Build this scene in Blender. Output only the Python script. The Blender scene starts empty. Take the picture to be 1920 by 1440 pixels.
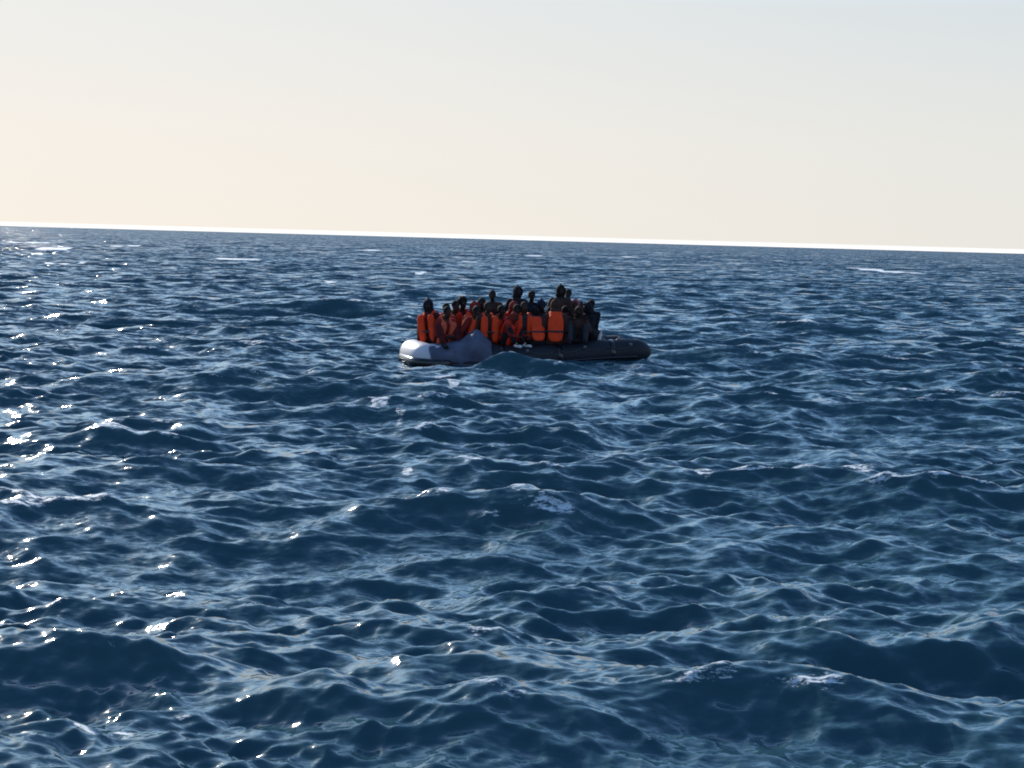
import bpy, bmesh, math, random
import numpy as np
from mathutils import Vector, Matrix
random.seed(7); rng = np.random.RandomState(11)
R = math.radians
sc = bpy.context.scene
COL = sc.collection

# ------------------------------------------------------------------ camera
EYE = 2.65
F = 4000.0                                   # focal length in pixels of a 1920 wide frame
PITCH, ROLL = R(3.87), R(1.56)
cam_d = bpy.data.cameras.new('camera'); cam = bpy.data.objects.new('camera', cam_d); COL.objects.link(cam)
cam_d.sensor_width = 36; cam_d.lens = 36 * F / 1920; cam_d.clip_start = .5; cam_d.clip_end = 60000
MCAM = Matrix.Rotation(R(90) - PITCH, 4, 'X') @ Matrix.Rotation(ROLL, 4, 'Z')
cam.matrix_world = Matrix.Translation((0, 0, EYE)) @ MCAM
sc.camera = cam
def ray(px, py):
    return (MCAM.to_3x3() @ Vector(((px - 960) / F, (720 - py) / F, -1)))
def on_sea(px, py, z=0.0):
    d = ray(px, py); t = (z - EYE) / d.z
    return np.array([d.x * t, d.y * t])
def project(p):
    v = MCAM.to_3x3().transposed() @ (Vector(p) - Vector((0, 0, EYE)))
    return 960 + F * v.x / -v.z, 720 - F * v.y / -v.z

# ------------------------------------------------------------------ sky and sun
SUN_EL, SUN_AZ = R(24), R(-29.5)               # azimuth measured from the view direction, negative = left
w = bpy.data.worlds.new('World'); sc.world = w; w.use_nodes = True
nt = w.node_tree; nt.nodes.clear(); L = nt.links.new
def N(t, tree=nt, **k):
    n = tree.nodes.new(t)
    for a, b in k.items(): setattr(n, a, b)
    return n
out = N('ShaderNodeOutputWorld'); bg = N('ShaderNodeBackground')
sky = N('ShaderNodeTexSky', sky_type='NISHITA', sun_disc=False, sun_elevation=SUN_EL, sun_rotation=SUN_AZ,
        air_density=1.0, dust_density=0.4, ozone_density=3.0)
tc = N('ShaderNodeTexCoord'); sep = N('ShaderNodeSeparateXYZ'); L(tc.outputs['Generated'], sep.inputs[0])
def ramp(stops, tree, interp='LINEAR'):
    r = tree.nodes.new('ShaderNodeValToRGB'); r.color_ramp.interpolation = interp
    e = r.color_ramp.elements
    while len(e) < len(stops): e.new(.5)
    for el, (p, c) in zip(e, stops):
        el.position = p; el.color = (c if len(c) == 4 else (*c, 1)) if isinstance(c, tuple) else (c, c, c, 1)
    return r
def srgb(r, g, b):
    f = lambda c: (c / 255 / 12.92) if c <= 10 else ((c / 255 + .055) / 1.055) ** 2.4
    return (f(r), f(g), f(b))
SKY_K = .20
# bright haze low over the horizon: warm on the sun's side, cooler on the other and higher up
el01 = N('ShaderNodeMapRange'); el01.inputs['From Min'].default_value = 0; el01.inputs['From Max'].default_value = .16
L(sep.outputs['Z'], el01.inputs['Value'])
warm = ramp([(0, srgb(249, 239, 226)), (.3, srgb(246, 239, 230)), (.7, srgb(237, 237, 234)), (1, srgb(205, 216, 226))], nt)
cool = ramp([(0, srgb(231, 228, 221)), (.3, srgb(228, 228, 223)), (.7, srgb(214, 222, 226)), (1, srgb(192, 207, 222))], nt)
L(el01.outputs[0], warm.inputs[0]); L(el01.outputs[0], cool.inputs[0])
azr = N('ShaderNodeMapRange', interpolation_type='SMOOTHSTEP'); azr.inputs['From Min'].default_value = .50; azr.inputs['From Max'].default_value = 1.0
dotn = N('ShaderNodeVectorMath', operation='DOT_PRODUCT'); dotn.inputs[1].default_value = (math.sin(R(-42)), math.cos(R(-42)), 0)
L(tc.outputs['Generated'], dotn.inputs[0]); L(dotn.outputs['Value'], azr.inputs['Value'])
hz = N('ShaderNodeMix', data_type='RGBA'); L(azr.outputs[0], hz.inputs[0]); L(cool.outputs[0], hz.inputs[6]); L(warm.outputs[0], hz.inputs[7])
halo_strip = N('ShaderNodeMapRange', interpolation_type='SMOOTHSTEP'); halo_strip.inputs['From Min'].default_value = .0014; halo_strip.inputs['From Max'].default_value = .0023  # thin white halo line painted into the sky colour along the horizon
halo_strip.inputs['To Min'].default_value = 1; halo_strip.inputs['To Max'].default_value = 0; L(sep.outputs['Z'], halo_strip.inputs['Value'])
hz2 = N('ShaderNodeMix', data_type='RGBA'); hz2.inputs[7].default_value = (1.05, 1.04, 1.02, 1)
L(halo_strip.outputs[0], hz2.inputs[0]); L(hz.outputs[2], hz2.inputs[6])
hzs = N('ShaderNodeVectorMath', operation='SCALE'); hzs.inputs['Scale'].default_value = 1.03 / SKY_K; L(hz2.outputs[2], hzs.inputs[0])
veil = ramp([(0, 1.0), (.110, 1.0), (.16, .5), (.26, .15), (.45, 0.0), (1, 0.0)], nt); L(sep.outputs['Z'], veil.inputs[0])
tint = N('ShaderNodeVectorMath', operation='MULTIPLY'); tint.inputs[1].default_value = (.86, 1.03, 1.10); L(sky.outputs[0], tint.inputs[0])
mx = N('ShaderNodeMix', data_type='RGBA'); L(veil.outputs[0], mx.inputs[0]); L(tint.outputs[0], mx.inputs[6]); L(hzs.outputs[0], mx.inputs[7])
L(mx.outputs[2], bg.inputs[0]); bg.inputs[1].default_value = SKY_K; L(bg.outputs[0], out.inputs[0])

sun_d = bpy.data.lights.new('sun', 'SUN'); sun_d.energy = 5.0; sun_d.angle = R(.53); sun_d.color = (1, .90, .76)
sun = bpy.data.objects.new('sun', sun_d); COL.objects.link(sun)
sdir = Vector((math.sin(SUN_AZ) * math.cos(SUN_EL), math.cos(SUN_AZ) * math.cos(SUN_EL), math.sin(SUN_EL)))
sun.rotation_euler = sdir.to_track_quat('Z', 'Y').to_euler(); sun.location = sdir * 80
vs = sc.view_settings; vs.view_transform = 'Standard'; vs.look = 'None'; vs.exposure = 0; vs.gamma = 1; vs.use_curve_mapping = False
sc.cycles.max_bounces = 5; sc.cycles.caustics_reflective = False; sc.cycles.caustics_refractive = False
sc.cycles.sample_clamp_indirect = 4; sc.cycles.filter_width = 1.9

# ------------------------------------------------------------------ helpers
def tag(o, label=None, cat=None, group=None, kind=None):
    if label: o['label'] = label
    if cat: o['category'] = cat
    if group: o['group'] = group
    if kind: o['kind'] = kind
    return o
def material(name, col, rough=.6, spec=.5, vary=.15, scale=20, bump=0, sss=None):
    m = bpy.data.materials.new(name); m.use_nodes = True; t = m.node_tree
    b = t.nodes['Principled BSDF']; b.inputs['Roughness'].default_value = rough
    b.inputs['Specular IOR Level'].default_value = spec
    g = N('ShaderNodeTexCoord', t); n = N('ShaderNodeTexNoise', t); n.inputs['Scale'].default_value = scale; n.inputs['Detail'].default_value = 5
    t.links.new(g.outputs['Object'], n.inputs['Vector'])
    lo = tuple(c * (1 - vary) for c in col); hi = tuple(min(1, c * (1 + vary)) for c in col)
    r = ramp([(.3, lo), (.7, hi)], t); t.links.new(n.outputs['Fac'], r.inputs[0]); t.links.new(r.outputs[0], b.inputs['Base Color'])
    if bump:
        bp = N('ShaderNodeBump', t); bp.inputs['Strength'].default_value = bump; bp.inputs['Distance'].default_value = .02
        t.links.new(n.outputs['Fac'], bp.inputs['Height']); t.links.new(bp.outputs[0], b.inputs['Normal'])
    return m

# ------------------------------------------------------------------ the sea
# spectrum: many small trochoidal waves, sizes from 7 cm ripples to a 14 m swell
WDIR = R(-98)                                 # the wind sea runs towards the camera, slightly to the right
waves = []
def octave(l0, l1, n, slope, spread):
    for k in range(n):
        lam = l0 * (l1 / l0) ** ((k + rng.rand()) / n)
        th = WDIR + rng.randn() * spread
        kk = 2 * math.pi / lam
        a = slope / kk * math.sqrt(2.0 / n) * (0.6 + .8 * rng.rand())
        waves.append((lam, kk * math.cos(th), kk * math.sin(th), a, rng.rand() * 2 * math.pi))
octave(9, 16, 6, .038, .22)
octave(4.5, 9, 14, .055, .35)
octave(2.2, 4.5, 24, .092, .5)
octave(1.1, 2.2, 30, .105, .6)
octave(.55, 1.1, 36, .125, .75)
octave(.28, .55, 40, .115, .85)
octave(.14, .28, 34, .105, .9)
octave(.08, .14, 20, .07, .9)

RIDGES = []
for lam0, slope, spread in ((2.4, .10, .55), (1.2, .15, .7), (.6, .23, .8), (.3, .30, .9), (.16, .32, 1.0)):
    comps = []
    for k in range(9):
        th = WDIR + rng.randn() * spread; kk = 2 * math.pi / (lam0 * 1.6) * math.exp(rng.randn() * .22)
        comps.append((kk * math.cos(th), kk * math.sin(th), rng.rand() * 6.283))
    RIDGES.append((lam0, slope, spread, comps))

# boat frame on the water (also used to calm the water inside the hull)
BC = np.array(on_sea(985, 672)); BYAW = R(13)
BL = 2.65                                      # half length
def boat_to_world(x, y, z=0):
    c, s = math.cos(BYAW), math.sin(BYAW)
    return Vector((BC[0] + c * x - s * y, BC[1] + s * x + c * y, z))

# single larger crests seen in the photograph: pixel of the crest, half width, half depth, height, turn
CRESTS = []
def crest(px, py, hw, hd, h, turn=0.0, lean=.35):
    p = on_sea(px, py); CRESTS.append((p[0], p[1], hw, hd, h, R(turn), lean))
crest(1900, 1215, 1.25, .42, .21, -4)
crest(1480, 1200, 1.1, .40, .13, 6)
crest(230, 1290, .9, .36, .16, 3)
crest(560, 1350, .9, .35, .14, -12)
crest(880, 1270, .7, .3, .12, 8)
crest(1015, 697, 1.25, .5, .42, -4, .2)
crest(950, 694, .45, .35, .16, 12, .2)
crest(1085, 696, .5, .35, .14, -12, .2)
crest(1130, 704, .8, .5, .16, -14)
crest(900, 700, .6, .4, .12, 14)
crest(1880, 910, 1.6, .55, .20, 0)
crest(780, 770, 1.3, .5, .18, 4)
crest(250, 850, 1.5, .6, .16, 0)
crest(980, 980, 1.2, .45, .17, 5)
crest(620, 590, 4.5, 1.3, .30, -4)
crest(60, 590, 5, 1.5, .28, 4)
crest(760, 560, 3.0, 1.2, .25, 0)
crest(1560, 660, 3.0, 1.2, .22, 3)

# broken foam, and sun glints painted white: pixel, width and height in pixels, strength
FOAM_GLINTS = []
def foam_glint(px, py, wpx, hpx, k=.55, turn=0.0):
    p = on_sea(px, py); r_ = math.hypot(*p); k += .36 * min(1, max(0, (r_ - 60) / 100)) - (.06 if r_ < 20 else 0); FOAM_GLINTS.append((p[0], p[1], max(.05, wpx / 2 * r_ / F), max(.05, hpx / 2 * r_ * r_ / (EYE * F)), k, math.tan(R(turn)) * r_ / EYE))
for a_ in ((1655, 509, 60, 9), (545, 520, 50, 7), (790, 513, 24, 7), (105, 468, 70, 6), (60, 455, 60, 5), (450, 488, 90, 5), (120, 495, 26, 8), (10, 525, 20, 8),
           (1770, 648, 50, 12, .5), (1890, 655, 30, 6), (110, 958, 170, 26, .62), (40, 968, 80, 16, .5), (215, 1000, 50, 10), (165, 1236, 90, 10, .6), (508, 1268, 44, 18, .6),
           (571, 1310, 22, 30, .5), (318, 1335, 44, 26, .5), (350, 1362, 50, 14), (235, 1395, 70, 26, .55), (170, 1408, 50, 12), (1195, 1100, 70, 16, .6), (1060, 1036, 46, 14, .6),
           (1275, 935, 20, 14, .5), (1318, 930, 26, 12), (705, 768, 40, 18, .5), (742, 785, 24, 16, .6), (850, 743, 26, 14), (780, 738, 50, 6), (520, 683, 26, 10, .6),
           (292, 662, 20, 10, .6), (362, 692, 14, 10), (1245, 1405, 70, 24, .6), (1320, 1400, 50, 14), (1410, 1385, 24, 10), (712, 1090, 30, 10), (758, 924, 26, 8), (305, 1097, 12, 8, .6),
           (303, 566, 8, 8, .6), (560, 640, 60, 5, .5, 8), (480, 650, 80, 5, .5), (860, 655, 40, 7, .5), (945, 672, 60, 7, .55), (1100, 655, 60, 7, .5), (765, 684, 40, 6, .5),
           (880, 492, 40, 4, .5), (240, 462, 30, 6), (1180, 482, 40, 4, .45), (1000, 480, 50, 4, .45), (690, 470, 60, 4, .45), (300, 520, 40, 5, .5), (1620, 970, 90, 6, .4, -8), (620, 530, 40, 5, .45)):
    foam_glint(*a_)
def sea_height(X, Y, cell):
    """displacement of every grid point; waves finer than the local grid cell fade out"""
    n = X.size; dx = np.zeros(n, np.float32); dy = dx.copy(); dz = dx.copy(); jac = dx.copy()
    lost_s = np.zeros(n, np.float32); lost_l = np.zeros(n, np.float32)
    # groupiness: gusts roughen some patches and leave others smooth
    g = (np.sin(.31 * X + .83 * Y + 1.2) + np.sin(-.52 * X + .47 * Y + .4) + np.sin(.9 * X + .21 * Y + 2.6 + np.sin(.37 * Y)) + np.sin(1.3 * Y - .4 * X)) / 4
    rough = (1 + .45 * g).astype(np.float32)
    for lam, kx, ky, a, ph in waves:
        f = np.clip((lam / cell - 2.2) / 2.5, 0, 1)
        idx = np.nonzero(f > 0)[0]
        s = a * math.hypot(kx, ky)
        lost = (1 - f) ** 2 * s * s / 2
        if lam < 1.1: lost_s += lost
        else: lost_l += lost
        if len(idx) == 0: continue
        x = X[idx]; y = Y[idx]; ff = f[idx] * a
        if lam < 2.2: ff = ff * rough[idx]
        p = (kx * x + ky * y + ph).astype(np.float32)
        sn = np.sin(p); cs = np.cos(p); k = math.hypot(kx, ky)
        q = .85 if lam > 1.1 else .65 if lam > .3 else .35
        dz[idx] += ff * cs
        dx[idx] -= q * ff * kx / k * sn; dy[idx] -= q * ff * ky / k * sn
        if lam > .5: jac[idx] += 1.05 * ff * k * cs
    # short sharp-crested chop: creases where bundles of small waves cross
    for lam0, slope, spread, comps in RIDGES:
        f = np.clip((lam0 / cell - 3.0) / 3.0, 0, 1); idx = np.nonzero(f > 0)[0]
        lost_s += ((1 - f) ** 2 * slope * slope * .5).astype(np.float32)
        if len(idx) == 0: continue
        x = X[idx] + dx[idx] * .5; y = Y[idx] + dy[idx] * .5; S = np.zeros(len(idx), np.float32)
        for kx, ky, ph in comps: S += np.cos((kx * x + ky * y + ph).astype(np.float32))
        S /= math.sqrt(len(comps) / 2)
        A = slope * lam0 / (2 * math.pi)
        dz[idx] += f[idx] * A * rough[idx] * (.8 - np.sqrt(S * S + .012))
    for cx, cy, hw, hd, h, turn, lean in CRESTS:
        u = (X - cx) * math.cos(turn) + (Y - cy) * math.sin(turn); v = -(X - cx) * math.sin(turn) + (Y - cy) * math.cos(turn)
        idx = np.nonzero((abs(u) < 3.2 * hw) & (abs(v) < 5 * hd))[0]
        if len(idx) == 0: continue
        u = u[idx] / hw; v = v[idx] / hd + .35 * np.sin(u * 1.7 + cx)
        env = np.exp(-u * u)
        # steep on the camera's side, long back; a shallow trough in front
        prof = np.where(v < 0, np.exp(-(v * v) / .55), np.exp(-(v * v) / 2.2)) - .35 * np.exp(-((v + 2.0) ** 2) / .9)
        dz[idx] += (h * env * prof).astype(np.float32)
        dy[idx] -= (lean * h * env * np.exp(-v * v)).astype(np.float32)
        jac[idx] += (.22 * env * np.exp(-v * v * 3)).astype(np.float32)
    for cx, cy, hw, hd, k_, sh in FOAM_GLINTS:
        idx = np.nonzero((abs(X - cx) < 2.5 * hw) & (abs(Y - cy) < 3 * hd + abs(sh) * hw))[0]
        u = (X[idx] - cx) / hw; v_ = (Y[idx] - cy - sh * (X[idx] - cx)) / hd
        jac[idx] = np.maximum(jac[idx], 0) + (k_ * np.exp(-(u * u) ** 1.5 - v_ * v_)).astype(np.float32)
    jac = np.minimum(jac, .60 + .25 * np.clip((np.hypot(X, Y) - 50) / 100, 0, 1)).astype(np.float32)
    # calm and lower the water under the hull
    c, s = math.cos(BYAW), math.sin(BYAW)
    bx = (X - BC[0]) * c + (Y - BC[1]) * s; by = -(X - BC[0]) * s + (Y - BC[1]) * c
    ins = np.clip(1.0 - np.maximum(abs(bx) / 2.55, abs(by) / 1.0), 0, .2) / .2
    calm = 1 - .7 * np.exp(-(bx / 2.9) ** 6 - (by / 1.22) ** 6)
    dz *= calm; dx *= calm; dy *= calm
    ins = ins * ins * (3 - 2 * ins)
    dz *= (1 - ins); dx *= (1 - ins); dy *= (1 - ins); dz -= .28 * ins; dz -= (.17 * np.exp(-((bx + 2.2) / 1.7) ** 2 - (by / 2.6) ** 2)).astype(np.float32); dz -= (.07 * np.exp(-(bx / 1.8) ** 2 - (by / 2.0) ** 2)).astype(np.float32); jac *= (1 - ins)
    return dx, dy, dz, jac, np.sqrt(lost_s), np.sqrt(lost_l)

def angles(ndense, nside, half=R(16.5)):
    d = np.linspace(-half, half, ndense)
    step = d[1] - d[0]; g = np.cumsum(step * (1 + np.arange(nside)) ** 1.0)
    g = g / g[-1] * (math.pi - half); g[-1] = math.pi - half
    return np.concatenate([-(half + g[::-1]), d, half + g])
def radii(segs):
    r = [segs[0][0]]
    for r0, r1, fn in segs:
        while r[-1] < r1:
            r.append(r[-1] + fn(r[-1]))
        r[-1] = r1
    return r
near = radii([(3.0, 9.5, lambda r: .10), (9.5, 60, lambda r: .0022 * r + .002)])
mid = radii([(60, 420, lambda r: .0052 * r - .17)])
far = radii([(420, 2500, lambda r: 1.9 + (r - 420) * .003), (2500, 9000, lambda r: 60.0), (9000, 40000, lambda r: 1500.0)])
ND = 912
zones = [(np.array(near), angles(ND * 1 + 1, 32)), (np.array(mid), angles(ND // 2 + 1, 16)), (np.array(far), angles(ND // 8 + 1, 4))]
VX, VY, VC, faces, att = [], [], [], [], []
base = 0; prev = None
stitch = []
for zi, (rr, aa) in enumerate(zones):
    nr, na = len(rr), len(aa)
    RR, AA = np.meshgrid(rr, aa, indexing='ij')
    X = (RR * np.sin(AA)).ravel(); Y = (RR * np.cos(AA)).ravel()
    dr = np.gradient(rr)
    da = np.gradient(aa)
    cell = np.maximum(dr[:, None] * np.ones(na)[None, :], .6 * RR * da[None, :]).ravel()
    if zi + 1 < len(zones):                      # match the next zone's grid on the shared ring
        pass
    VX.append(X); VY.append(Y); VC.append(cell)
    i = np.arange(nr - 1)[:, None] * na + np.arange(na - 1)[None, :] + base
    q = np.stack([i, i + na, i + na + 1, i + 1], -1).reshape(-1, 4)
    faces.append(q)
    zones[zi] = (rr, aa, base, nr, na); base += nr * na
X = np.concatenate(VX); Y = np.concatenate(VY); cell = np.concatenate(VC).astype(np.float32)
for a_, b_ in zip(zones[:-1], zones[1:]):        # same cell size on both sides of a seam, so heights agree
    ia = a_[2] + (a_[3] - 1) * a_[4]
    cell[ia:ia + a_[4]] = cell[b_[2]]
    cell[b_[2]:b_[2] + b_[4]] = cell[b_[2]]
    for kx in range(6):                          # ease the finer side into it
        j = ia - (kx + 1) * a_[4]
        cell[j:j + a_[4]] = np.maximum(cell[j:j + a_[4]], cell[b_[2]] * (1 - (kx + 1) / 7))
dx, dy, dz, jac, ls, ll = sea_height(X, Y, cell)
PX = X + dx; PY = Y + dy; PZ = dz.astype(np.float64)
for a_, b_ in zip(zones[:-1], zones[1:]):        # weld the ring: finer vertices lie on the coarser edge
    ia = a_[2] + (a_[3] - 1) * a_[4]; ib = b_[2]
    for arr in (PX, PY, PZ):
        arr[ia:ia + a_[4]] = np.interp(a_[1], b_[1], arr[ib:ib + b_[4]])
me = bpy.data.meshes.new('sea')
co = np.stack([PX, PY, PZ], -1).astype(np.float32)
fq = np.concatenate(faces).astype(np.int32)
me.vertices.add(len(co)); me.vertices.foreach_set('co', co.ravel())
me.loops.add(fq.size); me.loops.foreach_set('vertex_index', fq[:, ::-1].ravel())
me.polygons.add(len(fq)); me.polygons.foreach_set('loop_start', np.arange(0, fq.size, 4, dtype=np.int32))
me.polygons.foreach_set('use_smooth', np.ones(len(fq), bool))
for nm, v in (('crest_and_glint', jac), ('lost_small', ls), ('lost_large', ll)):
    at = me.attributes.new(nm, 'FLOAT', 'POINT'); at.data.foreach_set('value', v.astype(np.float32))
me.update(); me.validate()
sea = bpy.data.objects.new('sea', me); COL.objects.link(sea); tag(sea, kind='structure')
print('sea quads', len(fq), 'jac pct', np.percentile(jac, [50, 90, 95, 99, 99.9]), 'z', dz.std(), dz.min(), dz.max())

m = bpy.data.materials.new('sea_water'); m.use_nodes = True; t = m.node_tree; l = t.links.new
b = t.nodes['Principled BSDF']
b.inputs['IOR'].default_value = 1.333; b.inputs['Roughness'].default_value = .09
geo = N('ShaderNodeNewGeometry', t)
def vnoise(scale, stretch, detail, seed):
    mp = N('ShaderNodeMapping', t); mp.inputs['Scale'].default_value = (scale / stretch, scale, scale); mp.inputs['Location'].default_value = (seed, seed * 1.7, 0)
    mp.inputs['Rotation'].default_value = (0, 0, R(8))
    l(geo.outputs['Position'], mp.inputs[0])
    n = N('ShaderNodeTexNoise', t); n.inputs['Scale'].default_value = 1; n.inputs['Detail'].default_value = detail; n.inputs['Roughness'].default_value = .55
    l(mp.outputs[0], n.inputs['Vector'])
    s = N('ShaderNodeVectorMath', t, operation='SUBTRACT'); s.inputs[1].default_value = (.5, .5, .5); l(n.outputs['Color'], s.inputs[0])
    mm = N('ShaderNodeVectorMath', t, operation='MULTIPLY'); mm.inputs[1].default_value = (1, 1, 0); l(s.outputs[0], mm.inputs[0])
    return mm.outputs[0], n.outputs['Fac']
def scaled(vec, src):
    s = N('ShaderNodeVectorMath', t, operation='SCALE'); l(vec, s.inputs[0])
    if isinstance(src, float): s.inputs['Scale'].default_value = src
    else: l(src, s.inputs['Scale'])
    return s.outputs[0]
def attr(nm, mul, add=0.0):
    a = N('ShaderNodeAttribute', t, attribute_name=nm)
    k = N('ShaderNodeMath', t, operation='MULTIPLY_ADD'); k.inputs[1].default_value = mul; k.inputs[2].default_value = add; l(a.outputs['Fac'], k.inputs[0])
    return k.outputs[0]
def vadd(a, c):
    s = N('ShaderNodeVectorMath', t, operation='ADD'); l(a, s.inputs[0]); l(c, s.inputs[1]); return s.outputs[0]
n1, f1 = vnoise(15, 1.9, 5, 3.1)
n2, f2 = vnoise(2.6, 2.2, 2, 9.4)
n3, f3 = vnoise(.55, 2.5, 2, 5.7)
v = vadd(scaled(n1, attr('lost_small', .2, .90)), scaled(n2, attr('lost_small', 4.0)))
v = vadd(v, scaled(n3, attr('lost_large', 8.0)))
# waves too fine for the far mesh still turn their steep lee faces down-wind
lee = N('ShaderNodeCombineXYZ', t); lee.inputs[0].default_value = math.cos(WDIR); lee.inputs[1].default_value = math.sin(WDIR)
v = vadd(v, scaled(lee.outputs[0], attr('lost_small', .45))); v = vadd(v, scaled(lee.outputs[0], attr('lost_large', .9)))
nn = N('ShaderNodeVectorMath', t, operation='NORMALIZE'); l(vadd(geo.outputs['Normal'], v), nn.inputs[0])
# body colour of the water, thin foam on the sharpest crests, sun glints painted white
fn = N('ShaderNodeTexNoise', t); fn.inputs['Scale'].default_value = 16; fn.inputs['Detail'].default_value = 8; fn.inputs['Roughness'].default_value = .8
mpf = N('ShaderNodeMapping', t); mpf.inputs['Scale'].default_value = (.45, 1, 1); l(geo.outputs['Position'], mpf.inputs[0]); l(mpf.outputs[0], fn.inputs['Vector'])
fa = N('ShaderNodeMath', t, operation='ADD'); l(attr('crest_and_glint', 1.0), fa.inputs[0]); l(fn.outputs['Fac'], fa.inputs[1])
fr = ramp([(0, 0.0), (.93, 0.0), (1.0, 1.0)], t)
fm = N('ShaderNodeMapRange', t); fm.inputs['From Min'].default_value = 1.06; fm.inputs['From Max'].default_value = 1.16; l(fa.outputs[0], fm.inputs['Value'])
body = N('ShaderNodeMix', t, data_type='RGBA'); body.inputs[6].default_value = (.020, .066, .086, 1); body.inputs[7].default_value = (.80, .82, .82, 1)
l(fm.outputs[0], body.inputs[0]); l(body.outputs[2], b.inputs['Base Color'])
# foam, a heap of bubbles, faces the open sky; painted glints do too
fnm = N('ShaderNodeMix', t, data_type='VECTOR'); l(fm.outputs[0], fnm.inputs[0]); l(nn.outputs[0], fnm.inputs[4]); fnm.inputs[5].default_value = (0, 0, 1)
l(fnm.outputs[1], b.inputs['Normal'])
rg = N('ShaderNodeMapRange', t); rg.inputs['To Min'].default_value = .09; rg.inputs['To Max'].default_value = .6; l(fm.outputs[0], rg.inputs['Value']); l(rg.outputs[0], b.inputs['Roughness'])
me.materials.append(m)

# ------------------------------------------------------------------ mesh helpers for the boat and the people
def basis(d):
    d = Vector(d).normalized(); u = Vector((0, 0, 1)) if abs(d.z) < .9 else Vector((0, 1, 0))
    a = d.cross(u).normalized(); return a, a.cross(d).normalized(), d
def capsule(bm, p0, r0, p1, r1, n=12, cap=3):
    """tapered limb with round ends"""
    p0, p1 = Vector(p0), Vector(p1)
    if (p1 - p0).length < 1e-5: p1 = p0 + Vector((0, 0, 1e-4))
    a, b_, d = basis(p1 - p0); rings = []
    prof = [(p0 - d * r0 * math.cos(t), r0 * math.sin(t)) for t in [math.pi / 2 * (k + .35) / (cap + .35) for k in range(cap)]]
    prof += [(p0, r0), (p1, r1)]
    prof += [(p1 + d * r1 * math.cos(t), r1 * math.sin(t)) for t in [math.pi / 2 * (k + .35) / (cap + .35) for k in range(cap)][::-1]]
    for c, r in prof:
        rings.append([bm.verts.new(c + (a * math.cos(2 * math.pi * k / n) + b_ * math.sin(2 * math.pi * k / n)) * r) for k in range(n)])
    for q, s_ in zip(rings, rings[1:]):
        for k in range(n): bm.faces.new((q[k], q[(k + 1) % n], s_[(k + 1) % n], s_[k]))
    bm.faces.new(rings[0][::-1]); bm.faces.new(rings[-1])
def blob(bm, c, rad, rot=None, power=1.0, n=16, m_=10):
    """ellipsoid (power 1) or boxy cushion (power < 1)"""
    c = Vector(c); rot = rot or Matrix.Identity(3)
    sg = lambda v: math.copysign(abs(v) ** power, v)
    rows = []
    for i in range(1, m_):
        t = math.pi * i / m_
        rows.append([bm.verts.new(c + rot @ Vector((rad[0] * sg(math.sin(t)) * sg(math.cos(2 * math.pi * k / n)),
                                                     rad[1] * sg(math.sin(t)) * sg(math.sin(2 * math.pi * k / n)),
                                                     rad[2] * sg(math.cos(t))))) for k in range(n)])
    top = bm.verts.new(c + rot @ Vector((0, 0, rad[2]))); bot = bm.verts.new(c - rot @ Vector((0, 0, rad[2])))
    for q, s_ in zip(rows, rows[1:]):
        for k in range(n): bm.faces.new((q[(k + 1) % n], q[k], s_[k], s_[(k + 1) % n]))
    for k in range(n):
        bm.faces.new((top, rows[0][k], rows[0][(k + 1) % n])); bm.faces.new((bot, rows[-1][(k + 1) % n], rows[-1][k]))
def sweep(bm, pts, rad, n=16, closed_ends=True, flat=1.0):
    """tube along a path; rad is a number or one per point"""
    pts = [Vector(p) for p in pts]; rings = []
    up = Vector((0, 0, 1))
    for i, p in enumerate(pts):
        d = (pts[min(i + 1, len(pts) - 1)] - pts[max(i - 1, 0)]).normalized()
        a = d.cross(up); a = a.normalized() if a.length > 1e-3 else Vector((1, 0, 0)); b_ = a.cross(d).normalized()
        r = rad[i] if hasattr(rad, '__len__') else rad
        rings.append([bm.verts.new(p + a * r * flat * math.cos(2 * math.pi * k / n) + b_ * r * math.sin(2 * math.pi * k / n)) for k in range(n)])
    for q, s_ in zip(rings, rings[1:]):
        for k in range(n): bm.faces.new((q[k], q[(k + 1) % n], s_[(k + 1) % n], s_[k]))
    if closed_ends: bm.faces.new(rings[0][::-1]); bm.faces.new(rings[-1])
    return rings
def mesh_of(bm, name, smooth=True):
    bmesh.ops.recalc_face_normals(bm, faces=bm.faces)
    me = bpy.data.meshes.new(name); bm.to_mesh(me); bm.free()
    if smooth: me.polygons.foreach_set('use_smooth', [True] * len(me.polygons))
    return me
def fuse(bm, name, voxel, smooth_it=3, factor=.5):
    """melt overlapping shapes into one continuous skin"""
    me0 = mesh_of(bm, name); o = bpy.data.objects.new(name, me0); COL.objects.link(o)
    md = o.modifiers.new('r', 'REMESH'); md.mode = 'VOXEL'; md.voxel_size = voxel; md.use_smooth_shade = True
    ms = o.modifiers.new('s', 'SMOOTH'); ms.iterations = smooth_it; ms.factor = factor
    dg = bpy.context.evaluated_depsgraph_get()
    me = bpy.data.meshes.new_from_object(o.evaluated_get(dg)); me.name = name
    bpy.data.objects.remove(o); bpy.data.meshes.remove(me0)
    return me
def part(name, me, mat, parent, **k):
    o = bpy.data.objects.new(name, me); COL.objects.link(o); o.parent = parent
    if mat and not me.materials: me.materials.append(mat)
    return tag(o, **k)

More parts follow.
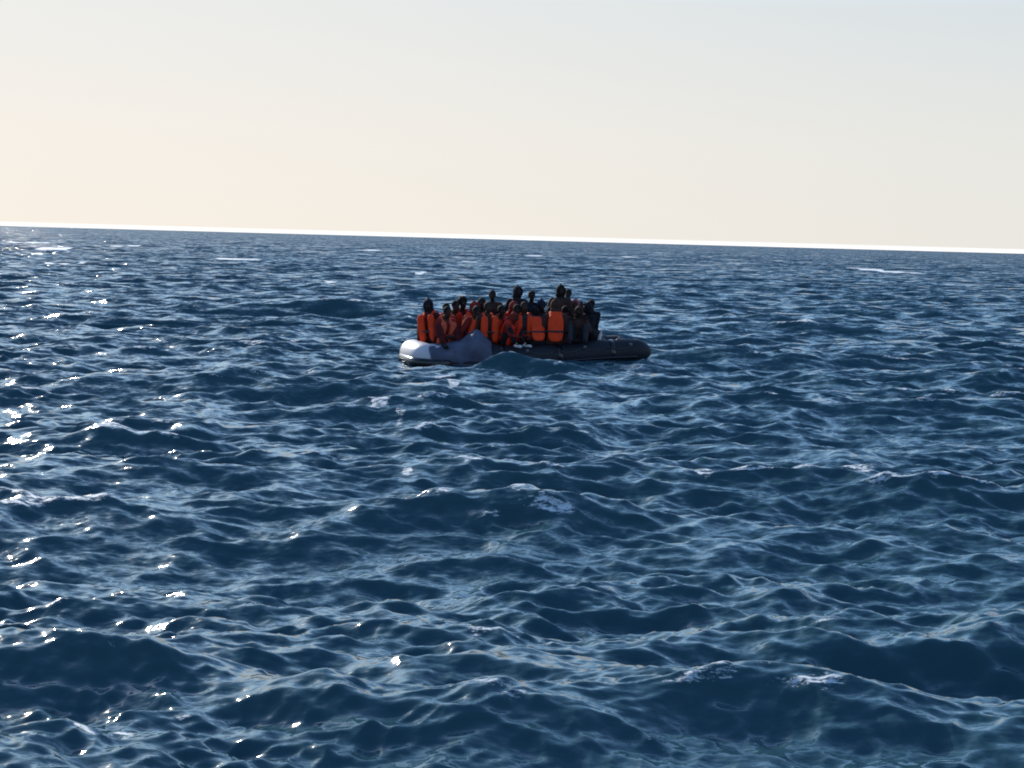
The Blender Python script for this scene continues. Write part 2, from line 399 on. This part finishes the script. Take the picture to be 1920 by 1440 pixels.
# ------------------------------------------------------------------ the boat
M_tube = material('black_rubber', (.012, .013, .021), .62, .35, .25, 3, .15)
M_wet = material('wet_black_rubber', (.008, .009, .013), .18, .5, .2, 3)
M_bow = material('white_pvc', (.56, .53, .57), .42, .5, .08, 4, .1)
M_cover = material('slate_blue_tarpaulin', (.17, .19, .29), .55, .4, .18, 5, .35)
M_floor = material('damp_plywood', (.16, .11, .07), .6, .3, .3, 6, .2)
M_rope = material('dark_rope', (.07, .065, .07), .8, .2, .2, 60)
M_strap = material('black_webbing', (.02, .02, .024), .6)
M_grey = material('grey_hard_plastic', (.12, .125, .14), .4)
boat = bpy.data.objects.new('inflatable_boat', None); COL.objects.link(boat)
boat.location = (BC[0], BC[1], 0); boat.rotation_euler = (0, 0, BYAW)
tag(boat, 'long black rubber dinghy with a white bow, low in the swell and crowded with people', 'boat')
TR = .285
def sag(x):                                       # the overloaded tubes bend down amidships
    return -.07 * math.exp(-(x / 1.1) ** 2) + .045 * (x - 2.3)
HALF = .80; ZC = .235
def tube_path(side, x0, x1, n):
    return [(x0 + (x1 - x0) * k / (n - 1), side * HALF, ZC + sag(x0 + (x1 - x0) * k / (n - 1))) for k in range(n)]
def taper(x):
    return TR * (1 if x < 2.30 else max(.30, 1 - ((x - 2.30) / .36) ** 2 * .62))
# black tube: starboard and port sides, joined round the bow
def chamber(x0, x1, side, n=14):
    bm = bmesh.new(); pts = tube_path(side, x0, x1, n)
    rr = [taper(p[0]) * (1 - .035 * (k in (0, n - 1))) for k, p in enumerate(pts)]
    sweep(bm, pts, rr, 28); return mesh_of(bm, 'tube')
for side in (-1, 1):
    for x0, x1 in ((-1.95, -.75), (-.75, .55), (.55, 1.75), (1.75, 2.66)):
        part('tube', chamber(x0, x1, side), M_tube, boat)
    for x in (-.75, .55, 1.75):                   # glued bands over the seams
        bm = bmesh.new(); sweep(bm, [(x - .05, side * HALF, ZC + sag(x - .05)), (x + .05, side * HALF, ZC + sag(x + .05))], TR + .006, 28)
        part('seam_band', mesh_of(bm, 'seam_band'), M_wet, boat)
    bm = bmesh.new(); pts = [(x, side * (HALF + TR - .01), .14 + sag(x)) for x in np.linspace(-1.95, 2.3, 24)]
    sweep(bm, pts, .026, 8); part('rubbing_strake', mesh_of(bm, 'rubbing_strake'), M_wet, boat)
    # grab line hung from patches along the tube
    bm = bmesh.new(); pts = []
    for k in range(57):
        x = -1.9 + 4.1 * k / 56; f = (k % 8) / 8
        pts.append((x, side * (HALF + (TR + .014) * math.cos(.55 - .25 * math.sin(math.pi * f))), ZC + sag(x) + (TR + .014) * math.sin(.55 - .25 * math.sin(math.pi * f))))
    sweep(bm, pts, .009, 6); part('grab_line', mesh_of(bm, 'grab_line'), M_rope, boat)
# white nose: blunt bow tube closing the two sides, upturned a little
bm = bmesh.new(); pts = []
for k in range(23):
    a = math.pi * (k / 22)
    pts.append((-2.18 - .32 * math.sin(a) ** .32, -HALF * math.cos(a), ZC + .015 + sag(-2.3) + .04 * math.sin(a)))
pts = [(-1.93, -HALF, ZC + sag(-1.93))] + pts + [(-1.93, HALF, ZC + sag(-1.93))]
sweep(bm, pts, [TR + .004] * len(pts), 28); part('bow_tube', mesh_of(bm, 'bow_tube'), M_bow, boat, label='white bow section catching the sun')
bm = bmesh.new()
out_pts = []
for k, p in enumerate(pts):                       # black strake low on the outside, following the bend
    q0, q1 = Vector(pts[max(k - 1, 0)]), Vector(pts[min(k + 1, len(pts) - 1)]); d = (q1 - q0).normalized()
    nrm = Vector((-d.y, d.x, 0)); nrm = nrm if nrm.x * -1 + nrm.y * p[1] > 0 else -nrm
    out_pts.append(Vector(p) + nrm.normalized() * (TR - .075) + Vector((0, 0, -.125)))
pts = out_pts
sweep(bm, pts, .125, 12); part('bow_strake', mesh_of(bm, 'bow_strake'), M_wet, boat)
# flat white bow deck between the tubes
bm = bmesh.new(); blob(bm, (-2.15, 0, .45 + sag(-2.15)), (.42, .70, .045), power=.45, n=28, m_=10)
part('bow_deck', mesh_of(bm, 'bow_deck'), M_bow, boat)
# slate tarpaulin pulled over the near tube behind the bow, humped over a bundle
bm = bmesh.new(); nx, na = 40, 22; rows = []
for i in range(nx):
    x = -2.38 + 1.38 * i / (nx - 1)
    hump = .30 * math.exp(-((x + 1.32) / .24) ** 2) + .06 * math.exp(-((x + 1.75) / .25) ** 2)
    row = []
    for k in range(na):
        a = R(-62) + R(235) * k / (na - 1)
        up = max(0, math.sin(a)) ** 1.5
        r = TR + .018 + hump * up + .012 * math.sin(9 * x + 5 * a) * (1 - .3 * up) + .006 * math.sin(23 * x - 8 * a)
        row.append(bm.verts.new((x + .02 * math.sin(4 * a + 2), -HALF - r * math.cos(a) , ZC + sag(x) + r * math.sin(a))))
    rows.append(row)
for q, s_ in zip(rows, rows[1:]):
    for k in range(na - 1): bm.faces.new((q[k], q[k + 1], s_[k + 1], s_[k]))
bmesh.ops.solidify(bm, geom=bm.faces[:], thickness=.006)
part('tarpaulin', mesh_of(bm, 'tarpaulin'), M_cover, boat, label='slate blue cover humped over the near tube behind the bow')
bm = bmesh.new(); blob(bm, (-1.32, -HALF + .02, .58 + sag(-1.32)), (.20, .17, .18), power=.8); part('bundle', mesh_of(bm, 'bundle'), M_strap, boat)
# floor boards, transom, thwart, small fittings
for k in range(6):
    bm = bmesh.new(); x = -1.9 + .70 * k
    bmesh.ops.create_cube(bm, size=1, matrix=Matrix.Translation((x + .34, 0, -.03 + .7 * sag(x + .34))) @ Matrix.Diagonal((.685, 1.24, .03, 1)))
    bmesh.ops.bevel(bm, geom=bm.edges[:], offset=.006, segments=1, affect='EDGES'); part('floor_board', mesh_of(bm, 'floor_board', False), M_floor, boat)
bm = bmesh.new(); bmesh.ops.create_cube(bm, size=1, matrix=Matrix.Translation((2.30, 0, .22)) @ Matrix.Diagonal((.05, 1.3, .42, 1)))
bmesh.ops.bevel(bm, geom=bm.edges[:], offset=.012, segments=2, affect='EDGES'); part('transom', mesh_of(bm, 'transom', False), M_floor, boat)
for x, side in ((1.55, -1), (1.98, -1), (1.98, 1), (-.1, 1)):
    bm = bmesh.new(); z = ZC + sag(x) + TR
    blob(bm, (x, side * HALF, z + .0), (.10, .05, .012), power=.5)
    capsule(bm, (x - .06, side * HALF, z + .01), .013, (x - .04, side * HALF, z + .045), .013, 8, 2)
    capsule(bm, (x - .04, side * HALF, z + .045), .013, (x + .04, side * HALF, z + .045), .013, 8, 2)
    capsule(bm, (x + .04, side * HALF, z + .045), .013, (x + .06, side * HALF, z + .01), .013, 8, 2)
    part('carry_handle', mesh_of(bm, 'carry_handle'), M_grey, boat)
for x in (-.2, 1.1, 2.15):
    bm = bmesh.new(); blob(bm, (x, -HALF - TR * .80, ZC + sag(x) + TR * .62), (.04, .03, .03), power=.7); part('valve', mesh_of(bm, 'valve'), M_grey, boat)

# ------------------------------------------------------------------ people
def skin_mat(name, c): return material(name, c, .7, .2, .12, 30)
SKINS = [skin_mat('dark_brown_skin', (.040, .021, .014)), skin_mat('deep_brown_skin', (.022, .012, .009)), skin_mat('brown_skin', (.085, .045, .028))]
CL = {k: material(k + '_cloth', c, .85, .2, .25, 14, .4) for k, c in dict(
    black=(.010, .010, .014), navy=(.012, .016, .035), maroon=(.075, .010, .012), charcoal=(.032, .032, .040), brown=(.050, .024, .020),
    grey=(.13, .12, .14), plum=(.060, .022, .032), pink=(.30, .09, .10), olive=(.045, .042, .026), denim=(.03, .045, .09), pale=(.42, .38, .40), red=(.20, .018, .014)).items()}
M_vest = material('orange_vest_nylon', (.80, .060, .016), .7, .15, .12, 9, .35)
M_vest2 = material('faded_orange_vest_nylon', (.66, .11, .06), .7, .15, .14, 9, .35)
M_vest3 = material('red_orange_vest_nylon', (.60, .030, .012), .7, .15, .14, 9, .35)
M_hair = material('black_hair', (.006, .005, .006), .8, .2, .3, 90, .5)
M_white = material('eye_white', (.16, .14, .13), .3, .5, .02, 5)
M_shoe = material('white_shoe', (.62, .60, .58), .6, .3, .1, 20)

def pose_points(kind, lean=0.0, side=0.0, arms='knees', spread=.1, head=(0, 0), hump=0):
    """joints of a person about 1.70 m tall; the seat (or feet) is at the origin, facing -Y"""
    P = {}
    if kind == 'stand': hipz, th, kz = .90, 0, 0
    elif kind == 'kneel': hipz = .52
    elif kind == 'floor': hipz = .10
    else: hipz = .10
    P['pel'] = Vector((0, 0, hipz))
    up = Vector((math.sin(side), -math.sin(lean), math.cos(lean) * math.cos(side))).normalized()
    f = Vector((0, -math.cos(lean), -math.sin(lean))).normalized(); s = up.cross(f).normalized() * -1
    if s.x < 0: s = -s
    P['up'], P['f'], P['s'] = up, f, s
    P['belly'] = P['pel'] + up * .16
    P['chest'] = P['pel'] + up * .34 + f * (.01)
    P['neck'] = P['pel'] + up * .52 - f * .01
    P['head'] = P['neck'] + up * .155 + f * (.03 + .05 * math.sin(head[1])) + s * .03 * math.sin(head[0])
    for sd, n in ((-1, 'l'), (1, 'r')):
        P['sh' + n] = P['chest'] + up * .115 + s * sd * .175
        hip = P['pel'] + Vector((sd * .095, 0, -.01)); P['hip' + n] = hip
        if kind == 'stand':
            P['kn' + n] = hip + Vector((sd * .03, -.06, -.42)); P['an' + n] = P['kn' + n] + Vector((0, .08, -.40))
        elif kind == 'kneel':
            P['kn' + n] = hip + Vector((sd * .05, -.10, -.43)); P['an' + n] = P['kn' + n] + Vector((0, .40, .0))
        elif kind == 'floor':
            P['kn' + n] = hip + Vector((sd * spread, -.26, .34)); P['an' + n] = P['kn' + n] + Vector((-sd * .02, -.18, -.36))
        elif kind == 'straddle':
            P['kn' + n] = hip + Vector((sd * .30, -.24, -.02)); P['an' + n] = P['kn' + n] + Vector((sd * .05, .02, -.40))
        else:
            P['kn' + n] = hip + Vector((sd * spread, -.40, .03)); P['an' + n] = P['kn' + n] + Vector((sd * .02, -.04, -.41))
        P['toe' + n] = P['an' + n] + Vector((sd * .03, -.16, -.045))
        sh = P['sh' + n]
        if arms == 'knees':
            P['el' + n] = sh + Vector((sd * .10, -.12, -.22)) + f * .04; P['wr' + n] = P['el' + n] + (P['kn' + n] + Vector((0, .04, .10)) - P['el' + n]).normalized() * .25
        elif arms == 'hug':
            P['el' + n] = sh + f * .16 + s * sd * .05 - up * .22; P['wr' + n] = P['el' + n] + (f * .12 - s * sd * .20 + up * .02).normalized() * .25
        elif arms == 'down':
            P['el' + n] = sh + s * sd * .09 - up * .27 - f * .02; P['wr' + n] = P['el' + n] + (-up * .22 + f * .10 + s * sd * .01)
        elif arms == 'brace':
            P['el' + n] = sh + s * sd * .16 - up * .24; P['wr' + n] = P['el' + n] + Vector((sd * .05, .02, -.24))
        elif arms == 'raise' and sd == 1:
            P['el' + n] = sh + s * .14 + up * .12 + f * .12; P['wr' + n] = P['el' + n] + up * .20 + f * .12
        elif arms == 'forward':
            P['el' + n] = sh + f * .20 - up * .17 + s * sd * .04; P['wr' + n] = P['el' + n] + f * .22 + up * .05 - s * sd * .05
        else:
            P['el' + n] = sh + s * sd * .09 - up * .27; P['wr' + n] = P['el' + n] + (-up * .20 + f * .14)
    return P

def frame3(x, y, z): return Matrix((x, y, z)).transposed()

def head_frame(P, head):
    hz = Matrix.Rotation(head[0], 3, 'Z') @ Matrix.Rotation(-head[1], 3, 'X')
    up = (P['up'] * .5 + Vector((0, 0, .5))).normalized(); f = P['f'] - up * P['f'].dot(up); f.normalize(); s = f.cross(up)
    if s.x < 0: s = -s
    B = frame3(s, -f, up)
    return B @ hz                                # local: x right, -y face, z up

def body_mesh(P, head):
    bm = bmesh.new(); up, f, s = P['up'], P['f'], P['s']; T = frame3(s, -f, up)
    blob(bm, P['pel'] + up * .02, (.155, .115, .11), T); blob(bm, P['belly'], (.135, .105, .13), T)
    blob(bm, P['chest'], (.165, .112, .175), T); capsule(bm, P['shl'] + up * .0, .058, P['shr'], .058)
    capsule(bm, P['chest'] + up * .15, .07, P['neck'] + up * .06, .053)
    H = head_frame(P, head); hc = P['head']
    blob(bm, hc + H @ Vector((0, .008, .028)), (.076, .093, .092), H)                     # skull
    blob(bm, hc + H @ Vector((0, -.022, -.045)), (.056, .066, .068), H)                   # jaw and face
    capsule(bm, hc + H @ Vector((0, -.086, .012)), .011, hc + H @ Vector((0, -.104, -.020)), .015, 8, 2)   # nose
    capsule(bm, hc + H @ Vector((-.040, -.079, .030)), .012, hc + H @ Vector((.040, -.079, .030)), .012, 8, 2)   # brow
    capsule(bm, hc + H @ Vector((-.020, -.083, -.053)), .010, hc + H @ Vector((.020, -.083, -.053)), .010, 8, 2)   # lips
    for sd in (-1, 1): blob(bm, hc + H @ Vector((sd * .078, .010, .0)), (.012, .020, .032), H, n=8, m_=6)
    for n, sd in (('l', -1), ('r', 1)):
        capsule(bm, P['sh' + n], .055, P['el' + n], .041); capsule(bm, P['el' + n], .040, P['wr' + n], .027)
        d = (P['wr' + n] - P['el' + n]).normalized()
        capsule(bm, P['wr' + n], .026, P['wr' + n] + d * .075, .034, 10, 3)
        capsule(bm, P['hip' + n], .088, P['kn' + n], .058); capsule(bm, P['kn' + n], .056, P['an' + n], .036)
        capsule(bm, P['an' + n], .038, P['toe' + n], .033)
    me = fuse(bm, 'person_body', .017, 2)
    bm = bmesh.new(); bm.from_mesh(me)
    for n, sd in (('l', -1), ('r', 1)):                                                       # five fingers per hand, rooted in the palm
        d = (P['wr' + n] - P['el' + n]).normalized(); a, b_, _ = basis(d)
        base = P['wr' + n] + d * .075
        for k, ln in enumerate((.070, .078, .072, .056)):
            o = base + a * (-.027 + .018 * k); mid = o + d * ln * .55 - b_ * .010; tip = mid + d * ln * .35 - b_ * .030
            capsule(bm, o - d * .02, .0095, mid, .009, 6, 1); capsule(bm, mid, .009, tip, .0075, 6, 1)
        th = P['wr' + n] + d * .035 - a * .026
        capsule(bm, th, .012, th + d * .035 - a * .030 - b_ * .012, .009, 6, 1)
    fc = len(bm.faces)
    for sd in (-1, 1):
        blob(bm, hc + H @ Vector((sd * .029, -.0815, .008)), (.011, .007, .007), H, n=8, m_=5)
    bm.faces.ensure_lookup_table()
    for fce in bm.faces[fc:]: fce.material_index = 1
    out = bpy.data.meshes.new('person_body'); bm.to_mesh(out); bm.free(); bpy.data.meshes.remove(me)
    out.polygons.foreach_set('use_smooth', [True] * len(out.polygons))
    return out
def top_mesh(P, off=.022, short=False):
    bm = bmesh.new(); up, f, s = P['up'], P['f'], P['s']; T = frame3(s, -f, up)
    blob(bm, P['pel'] + up * .04, (.155 + off, .115 + off, .10), T); blob(bm, P['belly'], (.14 + off, .11 + off, .13), T)
    blob(bm, P['chest'], (.168 + off, .115 + off, .17), T); capsule(bm, P['shl'], .060 + off * .8, P['shr'], .060 + off * .8)
    capsule(bm, P['chest'] + up * .12, .085, P['neck'] - up * .005, .062)
    for n in 'lr':
        capsule(bm, P['sh' + n], .057 + off, P['el' + n], .044 + off); 
        if not short: capsule(bm, P['el' + n], .044 + off * .9, P['wr' + n] - (P['wr' + n] - P['el' + n]) * .06, .032 + off * .5)
        mid = (P['sh' + n] + P['el' + n]) / 2; capsule(bm, mid - Vector((0, 0, .01)), .05 + off * 1.25, P['el' + n], .046 + off, 10, 2)   # fold at the elbow
    return fuse(bm, 'jacket', .021, 2)
def leg_mesh(P, off=.018):
    bm = bmesh.new(); T = frame3(P['s'], -P['f'], P['up'])
    blob(bm, P['pel'] + P['up'] * .01, (.16 + off, .12 + off, .105), T)
    for n in 'lr':
        capsule(bm, P['hip' + n], .092 + off, P['kn' + n], .062 + off); capsule(bm, P['kn' + n], .060 + off, P['an' + n] + (P['kn' + n] - P['an' + n]) * .08, .044 + off)
    return fuse(bm, 'trousers', .023, 2)
def shoe_mesh(P, n):
    bm = bmesh.new()
    if 1:
        capsule(bm, P['an' + n] + Vector((0, .02, -.03)), .045, P['toe' + n] + Vector((0, -.02, 0)), .040, 10, 3); capsule(bm, P['an' + n], .046, P['an' + n] + Vector((0, 0, .03)), .046, 10, 2)
    return fuse(bm, 'shoe', .02, 1)
def hair_mesh(P, head, style):
    H = head_frame(P, head); hc = P['head']; bm = bmesh.new()
    if style == 'afro':
        for k in range(26):
            a = 2.399 * k; z = 1 - k / 26 * 1.15; r = math.sqrt(max(0, 1 - z * z))
            blob(bm, hc + H @ Vector((r * math.cos(a) * .078, .030 + r * math.sin(a) * .080, .045 + z * .080)), (.036, .036, .034), H, n=8, m_=6)
        blob(bm, hc + H @ Vector((0, .034, .050)), (.092, .092, .088), H)
    elif style == 'short':
        blob(bm, hc + H @ Vector((0, .020, .040)), (.085, .094, .088), H)
    elif style == 'beanie':
        blob(bm, hc + H @ Vector((0, .012, .055)), (.092, .104, .088), H); capsule(bm, hc + H @ Vector((0, .02, .13)), .035, hc + H @ Vector((0, .03, .165)), .018)
        for k in range(16):
            a = 2 * math.pi * k / 16; a2 = 2 * math.pi * (k + 1) / 16
            capsule(bm, hc + H @ Vector((.086 * math.cos(a), .012 + .098 * math.sin(a), .035)), .014, hc + H @ Vector((.086 * math.cos(a2), .012 + .098 * math.sin(a2), .035)), .014, 6, 1)
    elif style == 'hood':
        blob(bm, hc + H @ Vector((0, .030, .020)), (.104, .100, .125), H); blob(bm, hc + H @ Vector((0, .05, -.09)), (.11, .085, .08), H)
        capsule(bm, hc + H @ Vector((0, .05, .10)), .055, hc + H @ Vector((0, .06, .135)), .03)
        for k in range(13):
            a = math.pi * (-.22 + 1.44 * k / 12); a2 = math.pi * (-.22 + 1.44 * (k + 1) / 12)
            capsule(bm, hc + H @ Vector((.092 * math.cos(a), -.052, .005 + .112 * math.sin(a))), .016, hc + H @ Vector((.092 * math.cos(a2), -.052, .005 + .112 * math.sin(a2))), .016, 6, 1)
    elif style == 'cap':
        blob(bm, hc + H @ Vector((0, .012, .052)), (.088, .100, .076), H); blob(bm, hc + H @ Vector((0, -.115, .045)), (.065, .055, .012), H)
    return fuse(bm, 'hair', .012, 1)
def vest_mesh(P, wide=1.0):
    up, f, s = P['up'], P['f'], P['s']; T = frame3(s, -f, up); bm = bmesh.new(); c = P['chest'] - up * .075
    for sd in (-1, 1):
        blob(bm, c - up * .02 + f * .150 + s * sd * .118 * wide, (.076, .055, .275), T, .55)            # two front panels with a gap
        capsule(bm, c + f * .12 + s * sd * .088 + up * .20, .045, P['neck'] + s * sd * .088 - f * .02 - up * .02, .044)
    blob(bm, c - f * .150 - up * .02, (.158, .045, .275), T, .55)                             # back panel
    for k in range(7):                                                                         # collar behind the neck
        a = math.pi * k / 6; a2 = math.pi * (k + 1) / 6
        if k < 6: capsule(bm, P['neck'] + s * .098 * math.cos(a) - f * (.0 + .10 * math.sin(a)) + up * .015, .040, P['neck'] + s * .098 * math.cos(a2) - f * (.10 * math.sin(a2)) + up * .015, .040)
    for sd in (-1, 1): capsule(bm, P['neck'] + s * sd * .088 - f * .09 - up * .03, .042, c - f * .14 + s * sd * .09 + up * .16, .042)
    return fuse(bm, 'life_vest', .019, 1)
def belt_mesh(P, dz):
    up, f, s = P['up'], P['f'], P['s']; c = P['chest'] - up * dz; bm = bmesh.new(); n = 28; rings = []
    sg = lambda v: math.copysign(abs(v) ** .6, v)
    for k in range(n):
        a = 2 * math.pi * k / n; o = s * .192 * sg(math.cos(a)) + f * .200 * sg(math.sin(a))
        rings.append([bm.verts.new(c + o * m1 + up * z) for m1, z in ((1, -.02), (1.03, -.02), (1.03, .02), (1, .02))])
    for k in range(n):
        q, t_ = rings[k], rings[(k + 1) % n]
        for j in range(4): bm.faces.new((q[j], q[(j + 1) % 4], t_[(j + 1) % 4], t_[j]))
    return mesh_of(bm, 'belt')
HEADTOP = {'sit': .10 + .52 + .155 + .12, 'straddle': .895, 'floor': .895, 'kneel': .52 + .795, 'stand': .90 + .795}
def solve_x(px, by):
    x = 0.0
    for _ in range(8):
        q = project(boat_to_world(x, by, .9)); x += (px - q[0]) / 84
    return x
ROWZ = {'near': .43, 'mid': -.01, 'far': .43, 'inner': -.01}
def person(px, top_y, by, kind, turn, style, skin, top, legs, vest, label, lean=.12, side=0.0, arms='knees', head=(0, 0), hair_mat=None, shoes=None, spread=.1, seat=None, scale=None):
    x = solve_x(px, by)
    if seat is None: seat = (ZC + sag(x) + TR - .035) if abs(by) > .6 else -.012 + .7 * sag(x)
    P = pose_points(kind, lean, side, arms, spread, head)
    ht = (P['head'] + head_frame(P, head) @ Vector((0, 0, .125))).z
    # eye height minus the drop in pixels gives the height of the top of the head
    wpos = boat_to_world(x, by, 0)
    zt = 1.3
    for _ in range(5):
        q = project((wpos.x, wpos.y, zt)); zt += (q[1] - top_y) / 84
    sc_ = scale or min(1.12, max(.84, (zt - seat) / ht))
    short = zt - (seat + sc_ * ht)
    if kind == 'floor' or kind == 'kneel' or kind == 'stand':
        pass
    root = bpy.data.objects.new('person', None); COL.objects.link(root)
    root.location = boat_to_world(x, by, seat); root.rotation_euler = (0, 0, BYAW + R(turn)); root.scale = (sc_,) * 3
    tag(root, label, 'person', 'people crowded on the inflatable boat')
    b_ = part('body', body_mesh(P, head), SKINS[skin], root); b_.data.materials.append(M_white)
    part('hood' if style == 'hood' else 'beanie' if style == 'beanie' else 'cap' if style == 'cap' else 'hair', hair_mesh(P, head, style), hair_mat or M_hair, root)
    part('jacket', top_mesh(P), CL[top], root)
    part('trousers', leg_mesh(P), CL[legs], root)
    for n in 'lr': part('shoe', shoe_mesh(P, n), shoes or CL['black'], root)
    if vest:
        v_ = part('life_vest', vest_mesh(P), vest, root)
        part('belt', belt_mesh(P, .16), M_strap, v_)
    print('person %-50s x %.2f by %.2f scale %.2f gap %.2f' % (label[:50], x, by, sc_, short))
    return root
V, V2, V3 = M_vest, M_vest2, M_vest3
b_ = None
# far row, seated on the far tube or standing behind the others
person(864, 548, .40, 'kneel', 10, 'afro', 1, 'maroon', 'black', V3, 'person with a big round afro and an orange-red vest over a dark red jacket', arms='knees')
person(922, 544, .45, 'stand', -12, 'short', 1, 'brown', 'black', None, 'short haired person in a dark brown jacket, right of the big afro')
person(968, 537, .30, 'stand', 8, 'hood', 1, 'black', 'navy', None, 'tall person in a black pointed hood standing amidships', arms='down', lean=.05, hair_mat=CL['navy'])
person(994, 545, .42, 'stand', 0, 'cap', 1, 'navy', 'black', None, 'person with a flat topped dark cap right beside the tall hooded one')
person(1050, 535, .15, 'stand', -20, 'hood', 1, 'brown', 'black', None, 'person with the highest head of all, in a dark brown hooded top', arms='down', lean=.08, hair_mat=CL['black'], head=(.3, 0))
person(1066, 542, .50, 'stand', -30, 'short', 1, 'plum', 'black', None, 'person in a plum top looking over the shoulder of the highest one', arms='hug')
person(1112, 562, .80, 'sit', -50, 'short', 1, 'black', 'black', None, 'short haired person all in black at the stern end of the crowd, far side', arms='hug')
person(1028, 560, .80, 'sit', 0, 'short', 1, 'black', 'black', None, 'low dark figure in black hunched between the cap and the highest head', lean=.35, arms='hug')
# inner rows, on the floor or kneeling
person(846, 563, .35, 'kneel', 25, 'short', 0, 'red', 'navy', V2, 'bare headed person in a faded orange vest left of the big afro', arms='hug', lean=.2)
person(883, 566, .1, 'kneel', 30, 'hood', 0, 'red', 'black', V, 'person in a red-orange hood and bright orange vest left of the brown jacket', arms='hug', lean=.15, hair_mat=CL['red'])
person(902, 556, .25, 'kneel', -10, 'short', 1, 'brown', 'charcoal', None, 'bare headed person in brown squeezed between two orange vests near the bow', arms='knees', lean=.1)
person(953, 566, .0, 'kneel', 20, 'hood', 0, 'red', 'black', V3, 'person in a dark red hood leaning forward below the tall hooded one', lean=.3, arms='forward', hair_mat=CL['red'])
person(1012, 563, .25, 'kneel', 0, 'beanie', 1, 'charcoal', 'black', None, 'person in a dark knitted beanie behind the front row, amidships', lean=.15, arms='hug', hair_mat=CL['navy'])
person(1080, 562, .2, 'kneel', -25, 'hood', 0, 'pink', 'charcoal', None, 'person in a dull pink hooded top at the stern end', lean=.15, arms='hug', hair_mat=CL['pink'])
person(1092, 568, .35, 'kneel', -40, 'beanie', 1, 'black', 'black', None, 'person in a dark beanie just inside the last figure at the stern', lean=.15, arms='hug', hair_mat=CL['black'])
person(833, 568, .0, 'kneel', 10, 'short', 1, 'red', 'black', V3, 'person in a red-orange vest half hidden behind the faded vest near the bow', arms='hug', lean=.15)
person(893, 572, -.15, 'kneel', -5, 'short', 1, 'red', 'black', V, 'person in an orange vest tucked below the brown heads near the bow', arms='hug', lean=.15)
person(965, 570, -.30, 'kneel', 5, 'short', 1, 'red', 'black', V, 'person in an orange vest straight below the tall pointed hood', arms='hug', lean=.2)
person(1000, 574, -.35, 'kneel', 0, 'short', 1, 'red', 'black', V3, 'person in a red-orange vest between the maroon top and the large vest', arms='hug', lean=.2)
# front row, on the near tube
person(812, 562, -.35, 'kneel', -40, 'hood', 1, 'maroon', 'black', V, 'person nearest the bow, dark pointed hood above an orange vest', side=-.12, lean=.1, arms='down', hair_mat=CL['navy'], head=(.4, -.1))
person(827, 574, -.45, 'floor', 20, 'short', 0, 'red', 'maroon', V2, 'small person curled up low in an orange vest, just left of the tarpaulin hump', lean=.35, arms='hug', seat=.25)
person(876, 574, -.30, 'kneel', 35, 'short', 0, 'red', 'maroon', V, 'person leaning right in a bright orange vest, right above the tarpaulin hump', lean=.25, side=.15, arms='down')
person(914, 566, -.50, 'kneel', 6, 'short', 0, 'brown', 'brown', V, 'person facing out in an open orange vest, dark brown top between its panels', arms='down', lean=.02)
person(934, 572, -.35, 'kneel', 15, 'short', 1, 'red', 'black', V3, 'person in a red-orange vest and red sleeves wedged behind the open vested one', arms='hug', lean=.2)
person(950, 586, -.70, 'floor', 40, 'hood', 0, 'red', 'black', V3, 'person leaning towards the stern in a dark red hood on the near tube', lean=.35, arms='forward', hair_mat=CL['red'], shoes=M_shoe)
person(983, 565, -.50, 'kneel', -10, 'short', 0, 'charcoal', 'black', V, 'person facing out in an orange vest over a charcoal top, right of the red hood', arms='down', lean=.02)
person(1009, 580, -.80, 'sit', 176, 'short', 1, 'red', 'black', V, 'person with their back turned and head bowed, narrow orange vest, near tube', lean=.4, arms='hug')
person(1041, 560, -.82, 'sit', 172, 'hood', 0, 'brown', 'brown', V, 'person with back turned in a brown hood and large bright orange vest, near tube', lean=.02, arms='down', hair_mat=CL['brown'])
person(1027, 574, -.50, 'kneel', 10, 'short', 1, 'black', 'black', None, 'dark figure in black filling the gap left of the large bright orange vest', lean=.2, arms='hug')
person(1064, 574, -.80, 'sit', 190, 'short', 0, 'plum', 'plum', None, 'person with back turned in a plum jacket, right beside the large orange vest', arms='hug', lean=.2)
person(1085, 575, -.76, 'floor', -15, 'hood', 1, 'brown', 'charcoal', None, 'person in a dark brown hood with charcoal trousers, knees drawn up', arms='knees', lean=.2, hair_mat=CL['brown'])
person(1108, 568, -.62, 'floor', -70, 'hood', 1, 'black', 'black', None, 'bulky person in a black hooded coat, last at the stern end of the near tube', arms='hug', lean=.15, hair_mat=CL['black'])
# a pale bottle lodged on the tube beside the last figure
def bottle(px, by, label, mat, tilt):
    x = solve_x(px, by); bm = bmesh.new()
    sweep(bm, [(0, 0, z) for z in (0, .01, .13, .16, .185, .20, .215)], [.034, .040, .040, .030, .016, .015, .015], 14)
    me_ = mesh_of(bm, 'water_bottle'); o = bpy.data.objects.new('water_bottle', me_); COL.objects.link(o); me_.materials.append(mat)
    o.location = boat_to_world(x, by, ZC + sag(x) + TR * math.cos(math.asin(min(1, abs(abs(by) - HALF) / TR))) - .01); o.rotation_euler = (tilt, .2, .4); tag(o, label, 'bottle'); return o
bottle(1124, -.80, 'small pale bottle standing on the near tube beside the last black coat', M_shoe, .1)
